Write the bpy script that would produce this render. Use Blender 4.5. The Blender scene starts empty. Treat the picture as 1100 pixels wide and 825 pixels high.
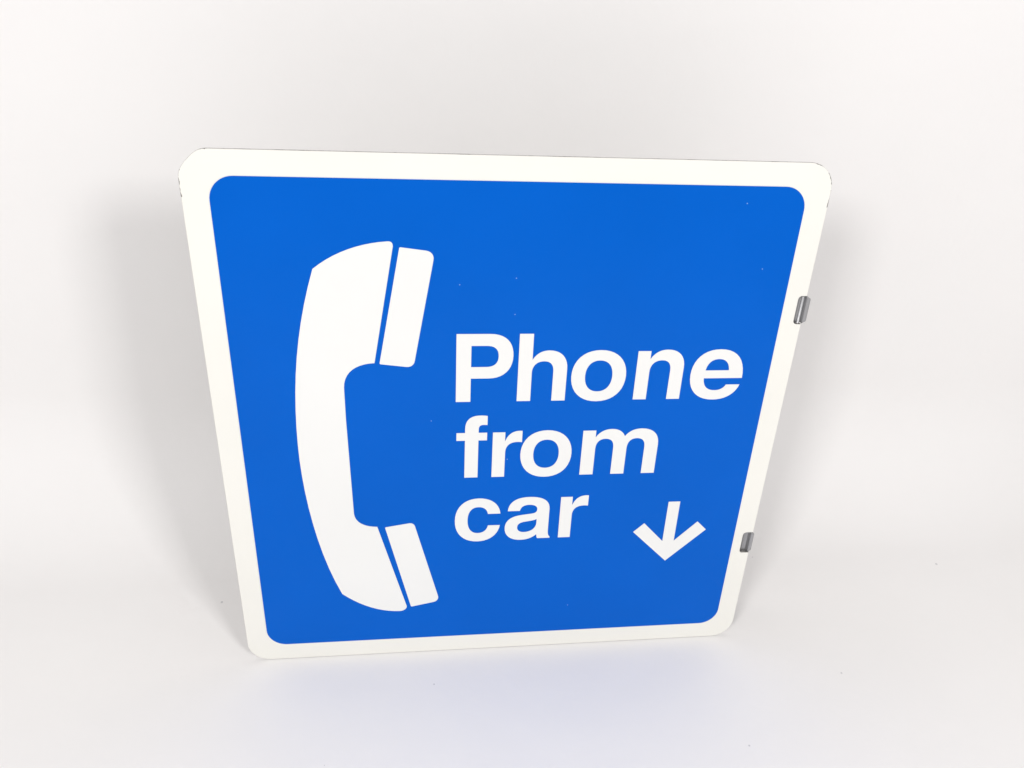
import bpy, math, bmesh
from mathutils import Matrix, Vector
W=0.457
scene=bpy.context.scene
scene.view_settings.view_transform='Standard'
scene.view_settings.look='None'
scene.view_settings.exposure=0
TILT=math.radians(7)

def link(o):
    scene.collection.objects.link(o); return o

# ------------------------------------------------ materials
def new_mat(name):
    m=bpy.data.materials.new(name); m.use_nodes=True
    nt=m.node_tree
    return m,nt,nt.nodes['Principled BSDF']
def math_node(nt,op,a,b=None):
    n=nt.nodes.new('ShaderNodeMath'); n.operation=op
    for i,v in enumerate((a,b)):
        if v is None: continue
        if isinstance(v,(int,float)): n.inputs[i].default_value=v
        else: nt.links.new(v,n.inputs[i])
    return n.outputs[0]
def mix_col(nt,fac,a,bcol):
    mx=nt.nodes.new('ShaderNodeMix'); mx.data_type='RGBA'
    nt.links.new(fac,mx.inputs['Factor']); nt.links.new(a,mx.inputs['A']); mx.inputs['B'].default_value=(*bcol,1)
    return mx.outputs['Result']

def paint_mat(name,col,col2,rough,scale=9.0,speck=None,speck_scale=48,bump=0.03,spec=0.5,chips=False):
    m,nt,b=new_mat(name)
    tc=nt.nodes.new('ShaderNodeTexCoord')
    n=nt.nodes.new('ShaderNodeTexNoise'); n.inputs['Scale'].default_value=scale; n.inputs['Detail'].default_value=5
    nt.links.new(tc.outputs['Object'],n.inputs['Vector'])
    r=nt.nodes.new('ShaderNodeValToRGB')
    r.color_ramp.elements[0].position=0.3; r.color_ramp.elements[0].color=(*col,1)
    r.color_ramp.elements[1].position=0.7; r.color_ramp.elements[1].color=(*col2,1)
    nt.links.new(n.outputs['Fac'],r.inputs['Fac'])
    last=r.outputs['Color']
    if speck:
        v=nt.nodes.new('ShaderNodeTexVoronoi'); v.inputs['Scale'].default_value=speck_scale; v.voronoi_dimensions='2D'
        nt.links.new(tc.outputs['Object'],v.inputs['Vector'])
        sep=nt.nodes.new('ShaderNodeSeparateColor'); nt.links.new(v.outputs['Color'],sep.inputs['Color'])
        g=math_node(nt,'GREATER_THAN',sep.outputs['Red'],0.965)
        l=math_node(nt,'LESS_THAN',v.outputs['Distance'],0.020)
        last=mix_col(nt,math_node(nt,'MULTIPLY',g,l),last,speck)
    if chips:
        # worn paint on the two upper corners: rounded-rectangle distance plus noise
        h=0.995*W/2; rr=0.043*W
        sx=nt.nodes.new('ShaderNodeSeparateXYZ'); nt.links.new(tc.outputs['Object'],sx.inputs[0])
        ax=math_node(nt,'ABSOLUTE',sx.outputs[0])
        qx=math_node(nt,'MAXIMUM',math_node(nt,'SUBTRACT',ax,W/2-rr),0.0)
        qy=math_node(nt,'MAXIMUM',math_node(nt,'SUBTRACT',math_node(nt,'ABSOLUTE',math_node(nt,'SUBTRACT',sx.outputs[1],h)),h-rr),0.0)
        d=math_node(nt,'SUBTRACT',math_node(nt,'SQRT',math_node(nt,'ADD',math_node(nt,'MULTIPLY',qx,qx),math_node(nt,'MULTIPLY',qy,qy))),rr)
        nn=nt.nodes.new('ShaderNodeTexNoise'); nn.inputs['Scale'].default_value=70; nn.inputs['Detail'].default_value=7; nn.inputs['Roughness'].default_value=0.7
        nt.links.new(tc.outputs['Object'],nn.inputs['Vector'])
        s=math_node(nt,'ADD',d,math_node(nt,'MULTIPLY',nn.outputs['Fac'],0.006))
        c=math_node(nt,'GREATER_THAN',s,0.0025)
        up=math_node(nt,'GREATER_THAN',sx.outputs[1],0.925*W)
        sd=math_node(nt,'GREATER_THAN',ax,0.455*W)
        last=mix_col(nt,math_node(nt,'MULTIPLY',math_node(nt,'MULTIPLY',c,up),sd),last,(0.15,0.14,0.13))
    nt.links.new(last,b.inputs['Base Color'])
    n2=nt.nodes.new('ShaderNodeTexNoise'); n2.inputs['Scale'].default_value=220; n2.inputs['Detail'].default_value=4
    nt.links.new(tc.outputs['Object'],n2.inputs['Vector'])
    mr=nt.nodes.new('ShaderNodeMapRange'); mr.inputs['To Min'].default_value=rough-0.05; mr.inputs['To Max'].default_value=rough+0.08
    nt.links.new(n.outputs['Fac'],mr.inputs['Value']); nt.links.new(mr.outputs['Result'],b.inputs['Roughness'])
    bp=nt.nodes.new('ShaderNodeBump'); bp.inputs['Strength'].default_value=bump; bp.inputs['Distance'].default_value=0.0005
    nt.links.new(n2.outputs['Fac'],bp.inputs['Height']); nt.links.new(bp.outputs['Normal'],b.inputs['Normal'])
    b.inputs['Specular IOR Level'].default_value=spec
    return m

M_white=paint_mat('white_enamel',(0.755,0.745,0.695),(0.78,0.77,0.72),0.38,chips=True)
M_vinyl=paint_mat('white_lettering',(0.745,0.745,0.73),(0.77,0.77,0.755),0.38)
M_blue=paint_mat('blue_enamel',(0.0001,0.097,0.49),(0.0001,0.103,0.52),0.22,speck=(0.22,0.38,0.68),spec=0.08)
m,nt,b=new_mat('bare_aluminium')
b.inputs['Base Color'].default_value=(0.33,0.33,0.34,1); b.inputs['Metallic'].default_value=0.45
n=nt.nodes.new('ShaderNodeTexNoise'); n.inputs['Scale'].default_value=90
mr=nt.nodes.new('ShaderNodeMapRange'); mr.inputs['To Min'].default_value=0.28; mr.inputs['To Max'].default_value=0.5
nt.links.new(n.outputs['Fac'],mr.inputs['Value']); nt.links.new(mr.outputs['Result'],b.inputs['Roughness'])
M_metal=m
m,nt,b=new_mat('worn_edge')
tc=nt.nodes.new('ShaderNodeTexCoord')
n=nt.nodes.new('ShaderNodeTexNoise'); n.inputs['Scale'].default_value=45; n.inputs['Detail'].default_value=6; n.inputs['Roughness'].default_value=0.7
nt.links.new(tc.outputs['Object'],n.inputs['Vector'])
r=nt.nodes.new('ShaderNodeValToRGB'); e=r.color_ramp.elements
e[0].position=0.38; e[0].color=(0.13,0.12,0.11,1); e[1].position=0.52; e[1].color=(0.40,0.39,0.37,1)
nt.links.new(n.outputs['Fac'],r.inputs['Fac']); nt.links.new(r.outputs['Color'],b.inputs['Base Color'])
b.inputs['Roughness'].default_value=0.5; b.inputs['Metallic'].default_value=0.2
M_edge=m

# paper backdrop
m,nt,b=new_mat('white_paper')
tc=nt.nodes.new('ShaderNodeTexCoord')
n=nt.nodes.new('ShaderNodeTexNoise'); n.inputs['Scale'].default_value=3.0; n.inputs['Detail'].default_value=6
nt.links.new(tc.outputs['Object'],n.inputs['Vector'])
r=nt.nodes.new('ShaderNodeValToRGB')
r.color_ramp.elements[0].position=0.3; r.color_ramp.elements[0].color=(0.79,0.776,0.768,1)
r.color_ramp.elements[1].position=0.7; r.color_ramp.elements[1].color=(0.815,0.801,0.793,1)
nt.links.new(n.outputs['Fac'],r.inputs['Fac'])
v=nt.nodes.new('ShaderNodeTexVoronoi'); v.inputs['Scale'].default_value=34
nt.links.new(tc.outputs['Object'],v.inputs['Vector'])
sep=nt.nodes.new('ShaderNodeSeparateColor'); nt.links.new(v.outputs['Color'],sep.inputs['Color'])
sz=nt.nodes.new('ShaderNodeSeparateXYZ'); nt.links.new(tc.outputs['Object'],sz.inputs[0])
f=math_node(nt,'MULTIPLY',math_node(nt,'GREATER_THAN',sep.outputs['Red'],0.75),math_node(nt,'LESS_THAN',v.outputs['Distance'],0.05))
f=math_node(nt,'MULTIPLY',f,math_node(nt,'LESS_THAN',sz.outputs[2],0.004))
last=mix_col(nt,f,r.outputs['Color'],(0.58,0.57,0.58))
nt.links.new(last,b.inputs['Base Color'])
b.inputs['Roughness'].default_value=0.7
n3=nt.nodes.new('ShaderNodeTexNoise'); n3.inputs['Scale'].default_value=14; n3.inputs['Detail'].default_value=7
nt.links.new(tc.outputs['Object'],n3.inputs['Vector'])
bp=nt.nodes.new('ShaderNodeBump'); bp.inputs['Strength'].default_value=0.45; bp.inputs['Distance'].default_value=0.003
nt.links.new(n3.outputs['Fac'],bp.inputs['Height']); nt.links.new(bp.outputs['Normal'],b.inputs['Normal'])
M_paper=m

# ------------------------------------------------ root
root=bpy.data.objects.new('phone_sign',None); link(root)
root.empty_display_size=0.1
R=Matrix.Translation((0,0,0.0004))@Matrix.Rotation(math.pi/2-TILT,4,'X')
root.matrix_world=R
root["label"]="square blue and white enamel phone sign standing on white paper"
root["category"]="sign"

def fill_part(name,loops,z0,z1,mat,bevel=0.0,side_mat=None,scale=W,parent=root,shrink=0.0,side_z=0.9):
    """loops: closed 2D outlines in units of the sign width, origin lower-left corner"""
    cu=bpy.data.curves.new(name+'_outline','CURVE'); cu.dimensions='2D'; cu.fill_mode='BOTH'
    t=(z1-z0)/2
    cu.extrude=max(t-bevel,1e-6); cu.bevel_depth=bevel; cu.bevel_resolution=1; cu.offset=-bevel-shrink
    for lp in loops:
        q=[]
        for p in lp:
            if not q or (abs(p[0]-q[-1][0])+abs(p[1]-q[-1][1]))>1e-6: q.append(p)
        if (abs(q[0][0]-q[-1][0])+abs(q[0][1]-q[-1][1]))<1e-6: q.pop()
        s=cu.splines.new('POLY'); s.points.add(len(q)-1)
        for i,p in enumerate(q): s.points[i].co=((p[0]-0.5)*scale,p[1]*scale,0,1)
        s.use_cyclic_u=True
    tmp=bpy.data.objects.new(name+'_tmp',cu); link(tmp)
    dg=bpy.context.evaluated_depsgraph_get()
    me=bpy.data.meshes.new_from_object(tmp.evaluated_get(dg))
    bpy.data.objects.remove(tmp)
    me.transform(Matrix.Translation((0,0,(z0+z1)/2)))
    me.materials.clear(); me.materials.append(mat)
    if side_mat:
        me.materials.append(side_mat)
        for p in me.polygons: p.material_index=0 if p.normal.z>side_z else 1
    o=bpy.data.objects.new(name,me); link(o)
    if parent: o.parent=parent
    return o

def bez(p0,p1,p2,p3,n=10):
    o=[]
    for i in range(1,n+1):
        t=i/n;u=1-t
        o.append(tuple(u**3*a+3*u*u*t*b+3*u*t*t*c+t**3*d for a,b,c,d in zip(p0,p1,p2,p3)))
    return o
def path(s):
    """SVG-like M/L/C/Z path -> list of loops"""
    tok=s.replace(',',' ').split(); i=0; loops=[];cur=[];cmd=None
    while i<len(tok):
        if tok[i] in 'MLCZ':
            cmd=tok[i]; i+=1
            if cmd=='Z': loops.append(cur); cur=[]
            continue
        if cmd in 'ML':
            cur.append((float(tok[i]),float(tok[i+1]))); i+=2
        else:
            v=[float(t) for t in tok[i:i+6]]; i+=6
            cur+=bez(cur[-1],(v[0],v[1]),(v[2],v[3]),(v[4],v[5]))
    return loops
def rrect(x0,y0,x1,y1,r,n=12):
    pts=[]
    for cx,cy,a in ((x1-r,y0+r,-90),(x1-r,y1-r,0),(x0+r,y1-r,90),(x0+r,y0+r,180)):
        for i in range(n+1):
            t=math.radians(a+90*i/n); pts.append((cx+r*math.cos(t),cy+r*math.sin(t)))
    return pts
def round_poly(pts,radii,n=6):
    """round polygon corners"""
    out=[];N=len(pts)
    for i,(p,r) in enumerate(zip(pts,radii)):
        if r<=0: out.append(p); continue
        p=Vector(p);a=Vector(pts[i-1]);b=Vector(pts[(i+1)%N])
        da=(a-p).normalized();db=(b-p).normalized()
        r1=min(r,(a-p).length*0.45,(b-p).length*0.45)
        A=p+da*r1;B=p+db*r1
        out.append(tuple(A)); out+=bez(tuple(A),tuple(A.lerp(p,0.6)),tuple(B.lerp(p,0.6)),tuple(B),n)
    return out

# ------------------------------------------------ plate, with two mounting notches through the folded edge
T=0.0024
TOP=0.995
r=0.043
pl=[]
def arc(cx,cy,a,rr=r,n=12,flat=0.0):
    o=[]
    for i in range(n+1):
        t=math.radians(a+90*i/n); k=rr*(1-flat*math.sin(math.pi*i/n)**2)
        o.append((cx+k*math.cos(t),cy+k*math.sin(t)))
    return o
pl+=arc(1-r,r,-90)
NOTCH=((0.224,0.274,0.020,1.005),(0.722,0.773,0.0145,1.0095))
for y0,y1,d,xe in NOTCH:
    q=0.006
    pl+=[(1,y0),(1-d+q,y0)]+[(1-d+q-q*math.sin(math.radians(k)),y0+q-q*math.cos(math.radians(k))) for k in (22,45,67,90)]
    pl+=[(1-d,y1-q)]+[(1-d+q-q*math.cos(math.radians(k)),y1-q+q*math.sin(math.radians(k))) for k in (22,45,67,90)]+[(1,y1)]
pl+=arc(1-r,TOP-r,0)+arc(r,TOP-r,90,flat=0.09)+arc(r,r,180)
fill_part('plate',[pl],-T,0,M_white,bevel=0.0005,side_mat=M_edge)

# folded mounting flange behind the edge; its foot is cut to the floor so the sign stands on it
sy=math.tan(TILT)*0.085
fl=fill_part('mounting_flange',[[(0.5,0.05),(0.53,0.05),(0.53,0.003+math.tan(TILT)*0.03),(0.585,0.003+sy),(0.585,TOP-0.05),(0.5,TOP-0.05)]],-T,0,M_metal,bevel=0.0003)
fl.data.transform(Matrix.Rotation(math.pi/2,4,'Y'))
fl.data.transform(Matrix.Translation((W/2-0.0003,0,-T-0.0002)))

# metal clips sitting in the notches: shallow channel with a raised rounded outer lip
for y0,y1,d,xe in NOTCH:
    bm=bmesh.new()
    xs0=(1-d-0.004-0.5)*W; xe0=(xe-0.5)*W
    prof=[(xs0,-0.0030),(xe0-0.0046,-0.0036)]
    cxp,rr=xe0-0.0020,0.0020
    prof+=[(xe0-0.0041,-0.0030),(xe0-0.0038,-0.0016)]
    for k in range(0,9):
        a=math.radians(180-22.5*k); prof.append((cxp+rr*0.9*math.cos(a),-0.0014+rr*0.6*math.sin(a)))
    prof+=[(xe0-0.0002,-0.006),(xs0,-0.006)]
    ya,yb_=(y0+0.0012)*W,(y1-0.0012)*W
    ring=[]
    N=14
    for j in range(N+1):
        s=j/N; y=ya+(yb_-ya)*s
        e=min(s,1-s)*(yb_-ya); rc=0.004
        cut=0 if e>=rc else rc-math.sqrt(max(0,rc*rc-(rc-e)**2))
        ring.append([bm.verts.new((min(px,xe0-cut) if px>xs0+0.006 else px,y,pz)) for px,pz in prof])
    P=len(prof)
    for j in range(N):
        for i in range(P):
            f=bm.faces.new((ring[j][i],ring[j][(i+1)%P],ring[j+1][(i+1)%P],ring[j+1][i])); f.smooth=True
    bm.faces.new(ring[0]); bm.faces.new(ring[-1][::-1])
    bmesh.ops.recalc_face_normals(bm,faces=bm.faces)
    me=bpy.data.meshes.new('mounting_clip'); bm.to_mesh(me); bm.free(); me.materials.append(M_metal)
    o=link(bpy.data.objects.new('mounting_clip',me)); o.parent=root

# ------------------------------------------------ blue panel
fill_part('blue_panel',[rrect(0.0400,0.0395,0.9605,0.957,0.037)],0.0001,0.0004,M_blue)

# ------------------------------------------------ handset pictogram
Z0,Z1=0.0005,0.0007
body=path("""M 0.180 0.817 C 0.214 0.845 0.255 0.859 0.296 0.862 C 0.302 0.862 0.304 0.860 0.304 0.854
L 0.269 0.655 C 0.240 0.654 0.218 0.640 0.217 0.610 L 0.217 0.549 L 0.221 0.352 C 0.222 0.333 0.236 0.321 0.262 0.320
L 0.3125 0.125 C 0.313 0.119 0.308 0.114 0.300 0.113 C 0.262 0.113 0.225 0.130 0.190 0.163
C 0.150 0.265 0.133 0.400 0.133 0.500 C 0.133 0.620 0.148 0.720 0.180 0.817 Z""")
fill_part('handset_symbol',body,Z0,Z1,M_vinyl)
ear=round_poly([(0.314,0.853),(0.369,0.846),(0.333,0.646),(0.277,0.653)],[0.002,0.014,0.012,0.002])
fill_part('earpiece_symbol',[ear],Z0,Z1,M_vinyl)
mouth=round_poly([(0.276,0.318),(0.329,0.327),(0.377,0.135),(0.321,0.123)],[0.002,0.009,0.013,0.002])
fill_part('mouthpiece_symbol',[mouth],Z0,Z1,M_vinyl)

# ------------------------------------------------ lettering
G={
'P':"M 73 0 L 73 718 L 395 718 C 545 718 627 635 627 488 C 627 345 540 250 392 250 L 223 250 L 223 0 Z M 223 590 L 365 590 C 442 590 478 556 478 484 C 478 414 440 378 365 378 L 223 378 Z",
'h':"M 65 0 L 65 718 L 205 718 L 205 457 C 240 514 292 546 360 546 C 478 546 546 470 546 345 L 546 0 L 406 0 L 406 318 C 406 388 378 426 315 426 C 246 426 205 380 205 305 L 205 0 Z",
'n':"M 65 0 L 65 532 L 199 532 L 199 454 C 235 514 290 546 362 546 C 478 546 546 472 546 350 L 546 0 L 406 0 L 406 318 C 406 388 378 426 315 426 C 246 426 205 380 205 305 L 205 0 Z",
'o':"M 578 266 C 578 435 472 546 306 546 C 140 546 34 435 34 266 C 34 97 140 -14 306 -14 C 472 -14 578 97 578 266 Z M 436 266 C 436 368 388 430 306 430 C 224 430 176 368 176 266 C 176 164 224 102 306 102 C 388 102 436 164 436 266 Z",
'e':"M 528 225 L 163 225 C 168 143 208 98 280 98 C 330 98 365 120 380 160 L 518 160 C 490 48 400 -14 278 -14 C 120 -14 23 92 23 266 C 23 438 122 546 276 546 C 440 546 530 430 528 225 Z M 167 318 L 382 318 C 374 395 336 434 277 434 C 215 434 176 394 167 318 Z",
'f':"M 94 0 L 94 437 L 10 437 L 10 532 L 94 532 L 94 575 C 94 680 150 727 245 727 C 275 727 300 724 318 720 L 318 611 C 303 613 290 614 278 614 C 247 614 234 600 234 568 L 234 532 L 318 532 L 318 437 L 234 437 L 234 0 Z",
'r':"M 64 0 L 64 532 L 198 532 L 198 440 C 225 510 275 546 345 546 C 356 546 365 545 373 543 L 373 406 C 360 409 343 411 325 411 C 245 411 204 370 204 290 L 204 0 Z",
'm':"M 64 0 L 64 532 L 197 532 L 197 459 C 230 515 282 546 348 546 C 414 546 460 515 482 462 C 518 517 572 546 640 546 C 760 546 826 475 826 350 L 826 0 L 686 0 L 686 320 C 686 392 660 426 603 426 C 545 426 515 384 515 310 L 515 0 L 375 0 L 375 320 C 375 392 350 426 292 426 C 235 426 204 384 204 310 L 204 0 Z",
'c':"M 524 340 L 384 340 C 375 400 340 430 284 430 C 214 430 176 370 176 266 C 176 162 214 102 284 102 C 342 102 378 135 388 198 L 524 198 C 508 68 415 -14 283 -14 C 130 -14 34 92 34 264 C 34 436 132 546 286 546 C 422 546 512 468 524 340 Z",
'a':"M 527 0 L 386 0 C 379 14 375 30 374 50 C 332 8 276 -14 208 -14 C 98 -14 29 48 29 150 C 29 250 92 303 205 318 L 305 331 C 350 337 366 350 366 382 C 366 420 335 440 280 440 C 225 440 196 416 188 366 L 54 366 C 58 480 135 546 282 546 C 428 546 503 490 503 385 L 503 110 C 503 55 510 35 527 20 Z M 366 252 C 352 243 330 238 300 233 L 250 225 C 195 216 169 196 169 156 C 169 118 195 94 240 94 C 315 94 366 140 366 210 Z",
}
BB={'P':(73,627),'h':(65,546),'n':(65,546),'o':(34,578),'e':(23,528),'f':(10,318),'r':(64,373),'m':(64,826),'c':(34,524),'a':(29,527)}
def word(name,base,letters,ys=0.0001785):
    loops=[]
    for ch,x0,x1 in letters:
        b0,b1=BB[ch]; k=(x1-x0)/(b1-b0)
        for lp in path(G[ch]):
            loops.append([(x0+(x-b0)*k,base+y*ys) for x,y in lp])
    fill_part(name,loops,Z0,Z1,M_vinyl,shrink=0.0003)
word('lettering',0.579,[('P',0.4035,0.501),('h',0.509,0.595),('o',0.602,0.700),('n',0.716,0.802),('e',0.815,0.912)])
word('lettering',0.423,[('f',0.4055,0.461),('r',0.470,0.524),('o',0.521,0.616),('m',0.633,0.776)])
word('lettering',0.280,[('c',0.4045,0.491),('a',0.499,0.588),('r',0.603,0.657)])

# arrow
ar=[(0.814,0.356),(0.837,0.356),(0.837,0.262),(0.879,0.307),(0.899,0.287),(0.826,0.213),(0.752,0.287),(0.772,0.307),(0.814,0.262)]
fill_part('arrow_symbol',[ar],Z0,Z1,M_vinyl)

# ------------------------------------------------ backdrop (one seamless paper sweep)
bm=bmesh.new()
prof=[]
yb,rad=0.235,0.14
for y in [-2.0,-1.0,-0.5,-0.2,0.0]: prof.append((y,0))
for i in range(25):
    a=math.radians(90*i/24); prof.append((yb-rad+rad*math.sin(a),rad-rad*math.cos(a)))
for z in [0.4,0.8,1.4,2.2]: prof.append((yb,z))
cols=[]
xs=[-2.2+4.4*i/40 for i in range(41)]
for x in xs: cols.append([bm.verts.new((x,y,z)) for y,z in prof])
for i in range(40):
    for j in range(len(prof)-1):
        f=bm.faces.new((cols[i][j],cols[i+1][j],cols[i+1][j+1],cols[i][j+1])); f.smooth=True
me=bpy.data.meshes.new('backdrop'); bm.to_mesh(me); bm.free(); me.materials.append(M_paper)
bd=link(bpy.data.objects.new('paper_backdrop',me)); bd["kind"]="structure"

# ------------------------------------------------ lights
def area(name,loc,target,size,power,col=(1,1,1)):
    l=bpy.data.lights.new(name,'AREA'); l.shape='SQUARE'; l.size=size; l.energy=power; l.color=col
    o=link(bpy.data.objects.new(name,l)); o.location=loc
    o.rotation_euler=(Vector(target)-Vector(loc)).to_track_quat('-Z','Y').to_euler()
area('softbox',(-0.85,-1.2,1.2),(0,0.0,0.28),0.33,14.2,(1,0.99,0.98))
area('softbox',(0.80,-1.25,1.2),(0,0.0,0.28),0.33,14.2,(1,0.985,0.975))
w=bpy.data.worlds.new('World'); scene.world=w; w.use_nodes=True
w.node_tree.nodes['Background'].inputs['Color'].default_value=(0.99,0.98,0.99,1)
w.node_tree.nodes['Background'].inputs['Strength'].default_value=0.43

# ------------------------------------------------ camera (hand-held, above and in front of the sign)
X=Vector((0.9927,-0.012,0.1202)).normalized()
Y=Vector((0.042,-0.8881,-0.4475)); Y=(Y-X*Y.dot(X)).normalized()
Z=X.cross(Y)
t=Vector((-0.5235,0.5524,1.5399))
pos=Vector((-X.dot(t)-0.5,-Y.dot(t),-Z.dot(t)))*W
def loc_v(v): v=Vector(v); return Vector((v.dot(X),v.dot(Y),v.dot(Z)))
cx,cy,cz=loc_v((1,0,0)),loc_v((0,-1,0)),loc_v((0,0,-1))
ML=Matrix(((cx.x,cy.x,cz.x,pos.x),(cx.y,cy.y,cz.y,pos.y),(cx.z,cy.z,cz.z,pos.z),(0,0,0,1)))
cam=bpy.data.cameras.new('camera'); cam.lens=828/1100*36; cam.sensor_width=36; cam.clip_start=0.01; cam.clip_end=100
co=link(bpy.data.objects.new('camera',cam)); co.matrix_world=R@ML
scene.camera=co
